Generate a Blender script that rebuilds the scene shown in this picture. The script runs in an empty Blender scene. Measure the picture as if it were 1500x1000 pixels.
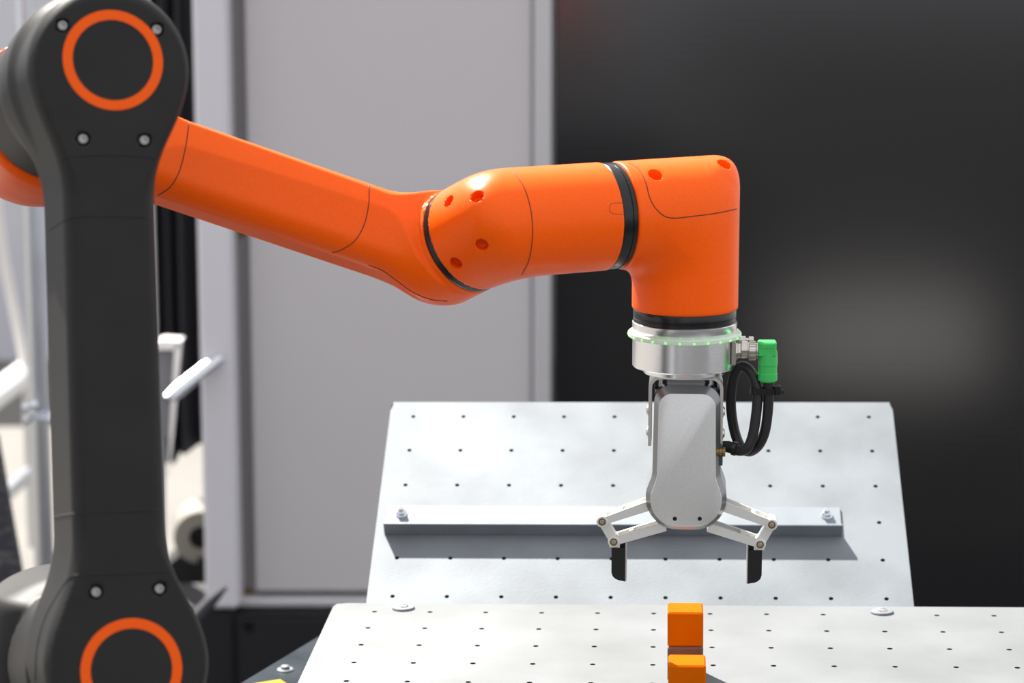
import bpy, math, random
import numpy as np
from mathutils import Vector, Matrix

# ------------------------------------------------------------------ camera, world, sun, exposure
SC = bpy.context.scene
COL = SC.collection
FPX = 3662.0
PITCH = math.radians(10.23)
CAMZ = 1.536                                  # table top ends up 0.90 m above the floor
C0 = np.array([0.0, 0.0, CAMZ])
cam_d = bpy.data.cameras.new('camera')
cam_d.sensor_width = 36.0
cam_d.lens = FPX * 36.0 / 1500.0
cam_d.clip_start = 0.05
cam_d.clip_end = 200
cam_d.dof.use_dof = True
cam_d.dof.focus_distance = 2.02
cam_d.dof.aperture_fstop = 7.2
cam = bpy.data.objects.new('camera', cam_d)
COL.objects.link(cam)
cam.location = C0
cam.rotation_euler = (math.pi / 2 - PITCH, 0, 0)
SC.camera = cam

world = bpy.data.worlds.new('world')
SC.world = world
world.use_nodes = True
wn = world.node_tree.nodes
wn['Background'].inputs['Color'].default_value = (0.95, 0.97, 1.02, 1)
wn['Background'].inputs['Strength'].default_value = 1.32

SUN_AZ, SUN_EL = math.radians(29), math.radians(48)      # behind the table, to the left
sdir = Vector((-math.sin(SUN_AZ) * math.cos(SUN_EL), math.cos(SUN_AZ) * math.cos(SUN_EL), math.sin(SUN_EL)))
sun_d = bpy.data.lights.new('sun', 'SUN')
sun_d.energy = 15.0
sun_d.angle = math.radians(0.6)
sun_d.color = (1.0, 0.95, 0.88)
sun = bpy.data.objects.new('sun', sun_d)
COL.objects.link(sun)
sun.rotation_euler = sdir.to_track_quat('Z', 'Y').to_euler()
sun.location = (-3, 6, 8)

SC.view_settings.view_transform = 'Standard'
SC.view_settings.look = 'None'
SC.view_settings.exposure = 0.0
SC.view_settings.gamma = 1.0
SC.view_settings.use_curve_mapping = False

# ------------------------------------------------------------------ geometry helpers
CP, SP = math.cos(PITCH), math.sin(PITCH)
RGT = np.array([1.0, 0, 0]); FWD = np.array([0, CP, -SP]); UPV = np.array([0, SP, CP])


def nrm(v):
    v = np.asarray(v, float)
    return v / np.linalg.norm(v)


def V(x, y, z):                                # camera-oriented vector (right, down, forward) to world
    return x * RGT - y * UPV + z * FWD


def B(px, py, z):                              # point at depth z
    return C0 + z * V((px - 750) / FPX, (py - 500) / FPX, 1)


def W(px, py, Y):                              # point on the vertical plane at world Y
    d = V((px - 750) / FPX, (py - 500) / FPX, 1)
    return C0 + d * (Y / d[1])


def G(px, py, z=0.0):                          # point on the horizontal plane at height z
    d = V((px - 750) / FPX, (py - 500) / FPX, 1)
    return C0 + d * ((z - CAMZ) / d[2])


def ortho(d, hint):
    d = nrm(d)
    u = np.asarray(hint, float) - np.dot(hint, d) * d
    u = nrm(u)
    return d, u, np.cross(d, u)


class MB:
    """collects shapes for ONE mesh"""
    def __init__(s):
        s.v = []; s.f = []; s.m = []

    def add(s, v, f, m=0):
        o = len(s.v)
        s.v += [tuple(map(float, p)) for p in v]
        s.f += [tuple(i + o for i in q) for q in f]
        s.m += [m] * len(f)
        return s

    def box(s, c, ax, h, bev=0.0, m=0):
        """box with optional chamfer; ax three unit axes, h half sizes"""
        c = np.asarray(c, float); ax = [np.asarray(a, float) for a in ax]
        if bev <= 0:
            pts = []
            for z in (-1, 1):
                for x, y in ((-1, -1), (1, -1), (1, 1), (-1, 1)):
                    pts.append(c + ax[0] * x * h[0] + ax[1] * y * h[1] + ax[2] * z * h[2])
            f = [(3, 2, 1, 0), (4, 5, 6, 7), (0, 1, 5, 4), (1, 2, 6, 5), (2, 3, 7, 6), (3, 0, 4, 7)]
            return s.add(pts, f, m)
        pts = []; idx = {}
        for sx in (-1, 1):
            for sy in (-1, 1):
                for sz in (-1, 1):
                    for k in range(3):
                        e = [bev, bev, bev]; e[k] = 0
                        q = c + ax[0] * sx * (h[0] - e[0]) + ax[1] * sy * (h[1] - e[1]) + ax[2] * sz * (h[2] - e[2])
                        idx[(sx, sy, sz, k)] = len(pts); pts.append(q)
        f = []
        for k in range(3):
            a, b = [(1, 2), (2, 0), (0, 1)][k]
            for sg in (-1, 1):
                loop = []
                for p, q in ((-1, -1), (1, -1), (1, 1), (-1, 1)):
                    t = [0, 0, 0]; t[k] = sg; t[a] = p; t[b] = q
                    loop.append(idx[(t[0], t[1], t[2], k)])
                f.append(tuple(loop if sg > 0 else loop[::-1]))
        for k in range(3):
            a, b = [(1, 2), (2, 0), (0, 1)][k]
            for p in (-1, 1):
                for q in (-1, 1):
                    def id_(sg, kk):
                        t = [0, 0, 0]; t[k] = sg; t[a] = p; t[b] = q
                        return idx[(t[0], t[1], t[2], kk)]
                    loop = [id_(-1, a), id_(1, a), id_(1, b), id_(-1, b)]
                    f.append(tuple(loop if p * q < 0 else loop[::-1]))
        for sx in (-1, 1):
            for sy in (-1, 1):
                for sz in (-1, 1):
                    l = [idx[(sx, sy, sz, k)] for k in range(3)]
                    f.append(tuple(l if sx * sy * sz > 0 else l[::-1]))
        return s.add(pts, f, m)

    def lathe(s, c, d, prof, n=32, m=0, hint=(0.3, 0.9, 0.2), closed=False, caps=True, rs=1.0):
        """prof list of (r, t) along direction d"""
        d, u, w = ortho(d, hint)
        c = np.asarray(c, float)
        pts = []; f = []
        for r, t in prof:
            for i in range(n):
                a = 2 * math.pi * i / n
                pts.append(c + d * t + (u * math.cos(a) + w * math.sin(a)) * r * rs)
        k = len(prof)
        for j in range(k if closed else k - 1):
            j2 = (j + 1) % k
            for i in range(n):
                i2 = (i + 1) % n
                f.append((j * n + i, j * n + i2, j2 * n + i2, j2 * n + i))
        if not closed and caps:
            f.append(tuple(range(n))[::-1])
            f.append(tuple((k - 1) * n + i for i in range(n)))
        return s.add(pts, f, m)

    def cyl(s, c, d, r, a, b, n=32, bev=0.0, m=0):
        if bev > 0:
            return s.lathe(c, d, [(r - bev, a), (r, a + bev), (r, b - bev), (r - bev, b)], n, m)
        return s.lathe(c, d, [(r, a), (r, b)], n, m)

    def ring(s, c, d, r0, r1, a, b, n=48, bev=0.0, m=0):
        return s.lathe(c, d, [(r0, a), (r1 - bev, a), (r1, a + bev), (r1, b - bev), (r1 - bev, b), (r0, b)], n, m, closed=True)

    def tube(s, pts, r, n=12, m=0, caps=True):
        pts = [np.asarray(p, float) for p in pts]
        rs = r if hasattr(r, '__len__') else [r] * len(pts)
        T = [nrm(pts[min(i + 1, len(pts) - 1)] - pts[max(i - 1, 0)]) for i in range(len(pts))]
        u = ortho(T[0], (0.31, 0.87, 0.39))[1]
        vs = []; f = []
        for i, p in enumerate(pts):
            u = nrm(u - np.dot(u, T[i]) * T[i]); w = np.cross(T[i], u)
            for k in range(n):
                a = 2 * math.pi * k / n
                vs.append(p + (u * math.cos(a) + w * math.sin(a)) * rs[i])
        for i in range(len(pts) - 1):
            for k in range(n):
                k2 = (k + 1) % n
                f.append((i * n + k, i * n + k2, (i + 1) * n + k2, (i + 1) * n + k))
        if caps:
            f.append(tuple(range(n))[::-1]); f.append(tuple((len(pts) - 1) * n + k for k in range(n)))
        return s.add(vs, f, m)

    def prism(s, o, ex, ey, ez, poly, d0, d1, chamfer=None, m=0):
        """polygon (ccw in ex,ey) extruded d0..d1 along ez; chamfer=(inset polygon, depth) on the d1 end"""
        o = np.asarray(o, float); n = len(poly)
        P = lambda q, d: o + ex * q[0] + ey * q[1] + ez * d
        rows = [[P(q, d0) for q in poly]]
        if chamfer:
            rows.append([P(q, d1 - chamfer[1]) for q in poly])
            rows.append([P(q, d1) for q in chamfer[0]])
        else:
            rows.append([P(q, d1) for q in poly])
        vs = [p for r in rows for p in r]; f = []
        for j in range(len(rows) - 1):
            for i in range(n):
                i2 = (i + 1) % n
                f.append((j * n + i, j * n + i2, (j + 1) * n + i2, (j + 1) * n + i))
        f.append(tuple(range(n))[::-1]); f.append(tuple((len(rows) - 1) * n + i for i in range(n)))
        return s.add(vs, f, m)

    def build(s, name, mats, parent=None, smooth=30, **kw):
        org = np.array(parent.get('_w', (0, 0, 0))) if parent is not None else np.zeros(3)
        if parent is None:
            a = np.array(s.v); org = np.array([(a[:, 0].min() + a[:, 0].max()) / 2, (a[:, 1].min() + a[:, 1].max()) / 2, a[:, 2].min()])
        me = bpy.data.meshes.new(name)
        me.from_pydata([(p[0] - org[0], p[1] - org[1], p[2] - org[2]) for p in s.v], [], s.f)
        return finish(name, me, mats, parent, smooth, org, s.m, **kw)


def finish(name, me, mats, parent, smooth, org, midx=None, fix=True, **kw):
    if fix:
        import bmesh
        bm = bmesh.new(); bm.from_mesh(me)
        bmesh.ops.recalc_face_normals(bm, faces=bm.faces)
        bm.to_mesh(me); bm.free()
    if not isinstance(mats, (list, tuple)):
        mats = [mats]
    for mm in mats:
        me.materials.append(mm)
    if midx is not None and len(mats) > 1:
        me.polygons.foreach_set('material_index', midx)
    if smooth:
        me.polygons.foreach_set('use_smooth', [True] * len(me.polygons))
        if smooth < 180:
            me.set_sharp_from_angle(angle=math.radians(smooth))
    me.update()
    o = bpy.data.objects.new(name, me)
    COL.objects.link(o)
    if parent is not None:
        o.parent = parent
        o['_w'] = parent.get('_w')
    else:
        o.location = org
        o['_w'] = list(map(float, org))
    tag(o, **kw)
    return o


def tag(o, label=None, cat=None, group=None, kind=None):
    if label: o['label'] = label
    if cat: o['category'] = cat
    if group: o['group'] = group
    if kind: o['kind'] = kind
    return o


def thing(name, loc, label, cat, group=None):
    o = bpy.data.objects.new(name, None)
    COL.objects.link(o)
    o.empty_display_size = 0.05
    o.location = loc
    o['_w'] = [float(q) for q in loc]
    return tag(o, label, cat, group)


def spline(pts, n=10):
    pts = [np.asarray(p, float) for p in pts]
    P = [2 * pts[0] - pts[1]] + pts + [2 * pts[-1] - pts[-2]]
    out = []
    for i in range(1, len(P) - 2):
        p0, p1, p2, p3 = P[i - 1:i + 3]
        for k in range(n):
            t = k / n
            out.append(0.5 * (2 * p1 + (p2 - p0) * t + (2 * p0 - 5 * p1 + 4 * p2 - p3) * t * t + (3 * p1 - p0 - 3 * p2 + p3) * t ** 3))
    out.append(pts[-1])
    return out


# ---- signed distance shapes -> mesh (moulded castings with fillets)
def s_cyl(P, c, d, r, a, b, k=0.0):
    q = P - c; t = q @ d
    rad = np.sqrt(np.maximum((q * q).sum(-1) - t * t, 0))
    dx = rad - (r - k); dy = np.abs(t - (a + b) / 2) - ((b - a) / 2 - k)
    return np.minimum(np.maximum(dx, dy), 0) + np.sqrt(np.maximum(dx, 0) ** 2 + np.maximum(dy, 0) ** 2) - k


def s_icyl(P, c, d, r):
    q = P - c; t = q @ d
    return np.sqrt(np.maximum((q * q).sum(-1) - t * t, 0)) - r


def s_box(P, c, ax, h, k=0.0):
    q = P - c
    e = np.stack([np.abs(q @ ax[i]) - (h[i] - k) for i in range(3)], -1)
    return np.sqrt((np.maximum(e, 0) ** 2).sum(-1)) + np.minimum(e.max(-1), 0) - k


def smin(a, b, k):
    h = np.maximum(k - np.abs(a - b), 0) / k
    return np.minimum(a, b) - h * h * k * 0.25


def smax(a, b, k):
    return -smin(-a, -b, k)


def sdf_mesh(f, lo, hi, h):
    lo = np.asarray(lo, float); hi = np.asarray(hi, float)
    n = np.ceil((hi - lo) / h).astype(int) + 1
    ax = [lo[i] + h * np.arange(n[i]) for i in range(3)]
    val = np.empty(n, np.float32)
    bs = 8                                         # coarse blocks first, fine samples only near the surface
    nb = -(-n // bs)
    bc = [lo[i] + h * (bs * np.arange(nb[i]) + (bs - 1) / 2) for i in range(3)]
    bg = np.stack(np.meshgrid(*bc, indexing='ij'), -1).reshape(-1, 3)
    bv = f(bg).reshape(nb)
    rad_ = h * bs * 0.95
    for bi in range(nb[0]):
        for bj in range(nb[1]):
            for bk in range(nb[2]):
                sl_ = (slice(bi * bs, min((bi + 1) * bs, n[0])), slice(bj * bs, min((bj + 1) * bs, n[1])), slice(bk * bs, min((bk + 1) * bs, n[2])))
                v_ = bv[bi, bj, bk]
                if abs(v_) > rad_:
                    val[sl_] = v_
                else:
                    P = np.stack(np.meshgrid(ax[0][sl_[0]], ax[1][sl_[1]], ax[2][sl_[2]], indexing='ij'), -1)
                    val[sl_] = f(P.reshape(-1, 3)).reshape(P.shape[:3])
    neg = val < 0
    nc = n - 1
    cnt = np.zeros(nc, int)
    for dx in (0, 1):
        for dy in (0, 1):
            for dz in (0, 1):
                cnt += neg[dx:dx + nc[0], dy:dy + nc[1], dz:dz + nc[2]]
    act = (cnt > 0) & (cnt < 8)
    ids = -np.ones(nc, int)
    cells = np.argwhere(act)
    ids[act] = np.arange(len(cells))
    acc = np.zeros((len(cells), 3)); num = np.zeros(len(cells))
    crn = [(a, b, c) for a in (0, 1) for b in (0, 1) for c in (0, 1)]
    for p in crn:
        for k in range(3):
            if p[k] == 0:
                q = list(p); q[k] = 1
                va = val[cells[:, 0] + p[0], cells[:, 1] + p[1], cells[:, 2] + p[2]]
                vb = val[cells[:, 0] + q[0], cells[:, 1] + q[1], cells[:, 2] + q[2]]
                x = (va < 0) != (vb < 0)
                t = np.where(x, va / np.where(va == vb, 1, va - vb), 0)
                pt = np.array(p, float)[None] + np.eye(3)[k][None] * t[:, None]
                acc[x] += pt[x]; num[x] += 1
    vert = lo + h * (cells + acc / num[:, None])
    for _ in range(3):
        e = h * 0.15
        v0 = f(vert)
        g = np.stack([(f(vert + e * np.eye(3)[k]) - f(vert - e * np.eye(3)[k])) / (2 * e) for k in range(3)], -1)
        g2 = np.maximum((g * g).sum(-1), 0.2)
        st = -(v0 / g2)[:, None] * g
        l = np.linalg.norm(st, axis=1, keepdims=True)
        vert = vert + st * np.minimum(1, 0.7 * h / np.maximum(l, 1e-9))
    faces = []
    for k in range(3):
        a, b = [(1, 2), (2, 0), (0, 1)][k]
        sl = [slice(None)] * 3; sl2 = [slice(None)] * 3
        sl[k] = slice(0, nc[k]); sl2[k] = slice(1, n[k])
        A = neg[tuple(sl)]; Bq = neg[tuple(sl2)]
        E = np.argwhere(A != Bq)
        E = E[(E[:, a] > 0) & (E[:, b] > 0) & (E[:, a] < nc[a]) & (E[:, b] < nc[b])]
        fl = A[E[:, 0], E[:, 1], E[:, 2]]
        q = []
        for da, db in ((-1, -1), (0, -1), (0, 0), (-1, 0)):
            c = E.copy(); c[:, a] += da; c[:, b] += db
            q.append(ids[c[:, 0], c[:, 1], c[:, 2]])
        q = np.stack(q, 1)
        q[~fl] = q[~fl][:, ::-1]
        faces.append(q)
    return vert, np.concatenate(faces)


def build_sdf(name, f, lo, hi, h, mat, parent, smooth=35, **kw):
    v, fc = sdf_mesh(f, lo, hi, h)
    org = np.array(parent['_w'])
    v = v - org
    me = bpy.data.meshes.new(name)
    me.from_pydata(v.tolist(), [], fc.tolist())
    return finish(name, me, mat, parent, smooth, org, fix=False, **kw)


def trace(f, px, py, z0=1.3, z1=2.5):
    """first point of the shape along the sight line through a pixel"""
    d = V((px - 750) / FPX, (py - 500) / FPX, 1); l = np.linalg.norm(d)
    t = z0
    for _ in range(200):
        s = float(f((C0 + d * t)[None])[0])
        if s < 2e-5: break
        t += s * 0.8 / l
        if t > z1: return None
    return C0 + d * t


def grad(f, p):
    e = 5e-4
    return nrm([float(f((p + e * np.eye(3)[k])[None])[0] - f((p - e * np.eye(3)[k])[None])[0]) for k in range(3)])


def seam(f, pix, mat, parent, r=0.00045, name='seam', n=10):
    sp = spline([np.array(q, float) for q in pix], n)
    pts = [trace(f, *q) for q in sp]
    pts = [p for p in pts if p is not None]
    if len(pts) > 2:
        MB().tube(pts, r, 6).build(name, mat, parent, 180)


# ------------------------------------------------------------------ materials (all procedural)
def mat(name, col, rough=0.5, metal=0.0, noise=None, bump=None, spec=0.5, aniso=0.0, coat=0.0, emit=None, estr=0.0,
        trans=0.0, alpha=1.0, ior=1.45):
    m = bpy.data.materials.new(name); m.use_nodes = True
    nt = m.node_tree; b = nt.nodes['Principled BSDF']
    b.inputs['Base Color'].default_value = (*col, 1)
    b.inputs['Roughness'].default_value = rough
    b.inputs['Metallic'].default_value = metal
    b.inputs['Specular IOR Level'].default_value = spec
    b.inputs['Anisotropic'].default_value = aniso
    b.inputs['Coat Weight'].default_value = coat
    b.inputs['Transmission Weight'].default_value = trans
    b.inputs['Alpha'].default_value = alpha
    b.inputs['IOR'].default_value = ior
    if emit:
        b.inputs['Emission Color'].default_value = (*emit, 1)
        b.inputs['Emission Strength'].default_value = estr
    tc = None
    if noise or bump:
        tc = nt.nodes.new('ShaderNodeTexCoord')
    if noise:                                  # (scale, detail, colour2, low, high, stretch)
        mp = nt.nodes.new('ShaderNodeMapping'); mp.inputs['Scale'].default_value = noise[5] if len(noise) > 5 else (1, 1, 1)
        nz = nt.nodes.new('ShaderNodeTexNoise'); nz.inputs['Scale'].default_value = noise[0]; nz.inputs['Detail'].default_value = noise[1]
        rp = nt.nodes.new('ShaderNodeValToRGB')
        rp.color_ramp.elements[0].position = noise[3]; rp.color_ramp.elements[1].position = noise[4]
        rp.color_ramp.elements[0].color = (*col, 1); rp.color_ramp.elements[1].color = (*noise[2], 1)
        nt.links.new(tc.outputs['Object'], mp.inputs[0]); nt.links.new(mp.outputs[0], nz.inputs['Vector'])
        nt.links.new(nz.outputs['Fac'], rp.inputs[0]); nt.links.new(rp.outputs[0], b.inputs['Base Color'])
    if bump:                                   # (scale, strength, stretch)
        mp = nt.nodes.new('ShaderNodeMapping'); mp.inputs['Scale'].default_value = bump[2] if len(bump) > 2 else (1, 1, 1)
        nz = nt.nodes.new('ShaderNodeTexNoise'); nz.inputs['Scale'].default_value = bump[0]; nz.inputs['Detail'].default_value = 2
        bp = nt.nodes.new('ShaderNodeBump'); bp.inputs['Strength'].default_value = bump[1]; bp.inputs['Distance'].default_value = 0.0004
        nt.links.new(tc.outputs['Object'], mp.inputs[0]); nt.links.new(mp.outputs[0], nz.inputs['Vector'])
        nt.links.new(nz.outputs['Fac'], bp.inputs['Height']); nt.links.new(bp.outputs[0], b.inputs['Normal'])
    return m


M = {}
M['orange'] = mat('orange_paint', (0.95, 0.110, 0.0010), 0.36, spec=0.20, bump=(1500, 0.22), noise=(900, 1, (0.89, 0.097, 0.0008), 0.35, 0.65))
M['accent'] = mat('orange_ring_plastic', (0.80, 0.092, 0.003), 0.5, spec=0.15)
M['dark'] = mat('dark_grey_plastic', (0.0172, 0.0167, 0.0165), 0.5, spec=0.16, bump=(900, 0.2), noise=(30, 3, (0.0205, 0.0192, 0.0183), 0.35, 0.7))
M['seam_dark'] = mat('seam_shadow_gap', (0.01, 0.008, 0.007), 0.7)
M['seam_orange'] = mat('seam_gap_brown', (0.10, 0.018, 0.006), 0.7)
M['black'] = mat('black_plastic', (0.008, 0.008, 0.009), 0.25, spec=0.4)
M['rubber'] = mat('black_rubber', (0.011, 0.0105, 0.011), 0.62, spec=0.3, bump=(700, 0.3))
M['cable'] = mat('cable_jacket', (0.012, 0.011, 0.012), 0.45, spec=0.4)
M['alu'] = mat('turned_aluminium', (0.80, 0.80, 0.81), 0.24, 1.0, bump=(60, 0.06, (1, 1, 40)))
M['alu_matte'] = mat('blasted_aluminium', (0.62, 0.615, 0.60), 0.42, 0.6, noise=(700, 2, (0.57, 0.565, 0.55), 0.3, 0.7), bump=(1200, 0.15))
M['alu_dark'] = mat('anodised_bezel', (0.22, 0.22, 0.225), 0.28, 0.95)
M['steel'] = mat('stainless_bracket', (0.62, 0.58, 0.54), 0.33, 1.0)
M['link'] = mat('link_aluminium', (0.66, 0.65, 0.62), 0.42, 0.6, bump=(800, 0.15))
M['chrome'] = mat('chrome', (0.62, 0.64, 0.67), 0.12, 1.0)
M['bolt'] = mat('bolt_steel', (0.26, 0.25, 0.24), 0.35, 1.0)
M['brass'] = mat('bronze_bush', (0.20, 0.13, 0.05), 0.4, 0.8)
M['nickel'] = mat('nickel', (0.48, 0.45, 0.40), 0.25, 1.0)
M['zinc'] = mat('zinc_plate', (0.176, 0.196, 0.213), 0.60, 0.45, noise=(11, 9, (0.128, 0.144, 0.157), 0.40, 0.70), bump=(260, 0.25, (1, 3, 1)))
M['zinc_table'] = mat('zinc_table_plate', (0.150, 0.160, 0.165), 0.60, 0.40, noise=(9, 10, (0.112, 0.121, 0.124), 0.38, 0.70), bump=(260, 0.25, (1, 3, 1)))
M['zinc_bar'] = mat('zinc_angle', (0.20, 0.228, 0.25), 0.52, 0.5, noise=(25, 5, (0.17, 0.195, 0.213), 0.4, 0.7))
M['hole'] = mat('hole_shade_colour', (0.03, 0.04, 0.04), 0.6)  # dark base colour puts shade into the holes and the socket slot
M['green'] = mat('green_plug_plastic', (0.035, 0.42, 0.085), 0.42)
M['diffuser'] = mat('light_ring_acrylic', (0.78, 0.84, 0.74), 0.35, trans=0.35, emit=(0.25, 1.0, 0.25), estr=0.03)
M['led'] = mat('green_led', (0.3, 1, 0.3), 0.4, emit=(0.10, 1.0, 0.06), estr=2.0)
M['block'] = mat('orange_wood_block', (0.58, 0.108, 0.0003), 0.6, spec=0.02, noise=(60, 3, (0.53, 0.096, 0.0003), 0.35, 0.7))
M['walnut'] = mat('brown_wood_block', (0.17, 0.075, 0.048), 0.55, noise=(40, 4, (0.11, 0.045, 0.028), 0.35, 0.7, (1, 1, 8)))
M['yellow'] = mat('yellow_plastic', (0.42, 0.27, 0.003), 0.5, spec=0.2)
M['basesteel'] = mat('dark_steel_plate', (0.085, 0.105, 0.125), 0.25, 0.85, noise=(22, 5, (0.04, 0.06, 0.075), 0.35, 0.7))
M['wallgrey'] = mat('grey_wall_panel', (0.515, 0.49, 0.50), 0.6)
M['frame'] = mat('aluminium_wall_frame', (0.50, 0.49, 0.50), 0.42, 0.15)
M['gutter'] = mat('grey_gasket', (0.26, 0.25, 0.25), 0.6)
M['post'] = mat('white_powder_post', (0.60, 0.585, 0.61), 0.5)
M['glossdark'] = mat('gloss_anthracite_panel', (0.012, 0.0113, 0.0123), 0.17, spec=0.85)
M['blackbase'] = mat('black_cabinet_front', (0.009, 0.008, 0.010), 0.5)
M['carpet'] = mat('grey_carpet', (0.020, 0.020, 0.021), 0.9, noise=(120, 4, (0.016, 0.016, 0.017), 0.3, 0.7))
M['paving'] = mat('cream_paving', (0.15, 0.143, 0.13), 0.8, noise=(3, 5, (0.135, 0.127, 0.115), 0.35, 0.7))
M['facade'] = mat('pale_facade', (0.56, 0.55, 0.59), 0.8, noise=(1.2, 4, (0.46, 0.45, 0.49), 0.35, 0.7))
M['partition'] = mat('dark_partition', (0.06, 0.06, 0.062), 0.6)
M['drape'] = mat('black_drape', (0.022, 0.022, 0.028), 0.75)
M['white'] = mat('white_box_plastic', (0.75, 0.74, 0.73), 0.4)
M['greyface'] = mat('grey_box_face', (0.18, 0.18, 0.19), 0.5)
M['paper'] = mat('paper_roll', (0.22, 0.207, 0.18), 0.7)
M['pole'] = mat('aluminium_pole', (0.55, 0.56, 0.58), 0.32, 0.9)
M['acrylic'] = mat('clear_acrylic', (0.93, 0.95, 1.0), 0.03, trans=1.0, ior=1.3)
M['bag'] = mat('patterned_dark_board', (0.03, 0.03, 0.04), 0.6, noise=(45, 4, (0.12, 0.11, 0.10), 0.52, 0.7, (1, 1, 3)))

# ------------------------------------------------------------------ setting: floor, walls
YW = 4.20
X3 = (np.array([1.0, 0, 0]), np.array([0, 1.0, 0]), np.array([0, 0, 1.0]))


def wbox(mb, x0, x1, y0, y1, Y, th, bev=0.0):
    """box on a wall: pixel rectangle taken at its front plane world Y, thickness th backwards"""
    yc = min(max((y0 + y1) / 2, 0), 1000)
    a = W(x0, yc, Y)[0]; b = W(x1, yc, Y)[0]
    zt = W(750, y0, Y)[2]; zb = W(750, y1, Y)[2]
    return mb.box(((a + b) / 2, Y + th / 2, (zt + zb) / 2), X3, ((b - a) / 2, th / 2, (zt - zb) / 2), bev)


MB().box((3.2, -4.5, -0.02), X3, (4.9, 9.5, 0.02)).build('floor', M['carpet'], None, 0, kind='structure')
MB().box((-2, 9.0, -0.06), X3, (14, 12, 0.03)).build('floor_outside', M['paving'], None, 0, kind='structure')
far = MB().box((-5, 8.4, 0.64), X3, (8, 0.08, 0.68)).build('wall_far', M['facade'], None, 0, kind='structure')

WTOP = 2.15
zpl = W(750, 889, YW)[2]                        # top of the black cabinets
xs = [W(q, 445, YW)[0] for q in (341, 366, 780, 810, 1760)]
wall = MB().box(((xs[0] + xs[3]) / 2, YW + 0.05, (WTOP + zpl) / 2), X3, ((xs[3] - xs[0]) / 2 + 0.002, 0.03, (WTOP - zpl) / 2)).build(
    'wall_back', M['gutter'], None, 0, kind='structure')
zf = W(750, 866, YW)[2]
MB().box(((xs[1] + xs[2]) / 2, YW + 0.012, (WTOP + zf) / 2), X3, ((xs[2] - xs[1]) / 2, 0.014, (WTOP - zf) / 2), 0.004).build('panel', M['wallgrey'], wall, 30)
MB().box(((xs[2] + xs[3]) / 2 - 0.001, YW + 0.005, (WTOP + zpl) / 2), X3, ((xs[3] - xs[2]) / 2 - 0.002, 0.02, (WTOP - zpl) / 2), 0.005).build('frame_strip', M['frame'], wall, 30)
MB().box(((xs[0] + xs[2]) / 2, YW + 0.006, (zpl + zf) / 2 - 0.004), X3, ((xs[2] - xs[0]) / 2, 0.018, (zf - zpl) / 2 - 0.006), 0.004).build('frame_strip', M['frame'], wall, 30)
for py in (341, 872):
    c = W(352 if py < 500 else 362, py, YW)
    MB().cyl((c[0], YW + 0.022, c[2]), (0, -1, 0), 0.009, 0, 0.006, 16, 0.001).lathe((c[0], YW + 0.022, c[2]), (0, -1, 0), [(0.0045, 0.006), (0.003, 0.0085)], 6).build(
        'screw', M['brass'], wall, 30)
# unseen partitions, added behind the camera to darken reflections and the wall
for nm, xa_, xb_, hh_ in (('added_partition_1', -3.8, -2.3, 2.6), ('added_partition_2', -1.7, -0.85, 2.6), ('added_partition_3', 0.7, 4.4, 1.15)):
    MB().box(((xa_ + xb_) / 2, -1.6, hh_ / 2), X3, ((xb_ - xa_) / 2, 0.04, hh_ / 2), 0.004).build(nm, M['partition'], None, 30, kind='structure')
# white upright
up = MB()
xa, xb = W(291, 445, YW - 0.06)[0], W(341, 445, YW - 0.06)[0]
zb_ = W(320, 892, YW - 0.06)[2]
up.box(((xa + xb) / 2, YW, (WTOP + zb_) / 2), X3, ((xb - xa) / 2, 0.06, (WTOP - zb_) / 2), 0.006)
up.build('trim_1', M['post'], None, 30, kind='structure')
# dark glossy wall on the right
MB().box(((xs[3] + xs[4]) / 2 + 0.003, YW + 0.03, WTOP / 2), X3, ((xs[4] - xs[3]) / 2, 0.03, WTOP / 2), 0.003).build(
    'wall_right', M['glossdark'], None, 30, kind='structure')

# black cabinets below the grey wall
cab = thing('low_cabinet', ((xs[0] + xs[3]) / 2, YW - 0.02, 0), 'black low cabinet with a round hole under the grey wall panel', 'cabinet')
x345 = W(349, 940, YW - 0.05)[0]
hc = W(365, 915, YW - 0.05)
fy = YW - 0.05
MB().box(((x345 + xs[3]) / 2 - 0.003, YW + 0.05, zpl / 2 - 0.0005), X3, ((xs[3] - x345) / 2 + 0.003, 0.09, zpl / 2 - 0.0005)).build('body', M['blackbase'], cab, 0)
# front board with a round cut-out
n = 24; r = 0.0105
x0, x1, z0, z1 = x345 + 0.004, xs[3] - 0.004, 0.004, zpl - 0.006
vs = []; fs = []
angs = sorted([2 * math.pi * k / n for k in range(n)] + [math.atan2(q_ - hc[2], p_ - hc[0]) % (2 * math.pi) for p_ in (x0, x1) for q_ in (z0, z1)])
n = len(angs)
for d in (0.0, 0.010):
    for a in angs:
        vs.append((hc[0] + r * math.cos(a), fy - d, hc[2] + r * math.sin(a)))
    for a in angs:
        cx, sx = math.cos(a), math.sin(a)
        t = min([(x1 - hc[0]) / cx if cx > 1e-6 else 9e9, (x0 - hc[0]) / cx if cx < -1e-6 else 9e9,
                 (z1 - hc[2]) / sx if sx > 1e-6 else 9e9, (z0 - hc[2]) / sx if sx < -1e-6 else 9e9])
        vs.append((hc[0] + t * cx, fy - d, hc[2] + t * sx))
for k in range(n):
    k2 = (k + 1) % n
    for o in (0, 2 * n):
        fs.append((o + k, o + k2, o + n + k2, o + n + k))
    fs.append((k, k2, 2 * n + k2, 2 * n + k)); fs.append((n + k, n + k2, 3 * n + k2, 3 * n + k))
MB().add(vs, fs).build('front_board', M['blackbase'], cab, 0)
xl = W(200, 940, fy)[0]
zl = W(750, 893, fy)[2]
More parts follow.
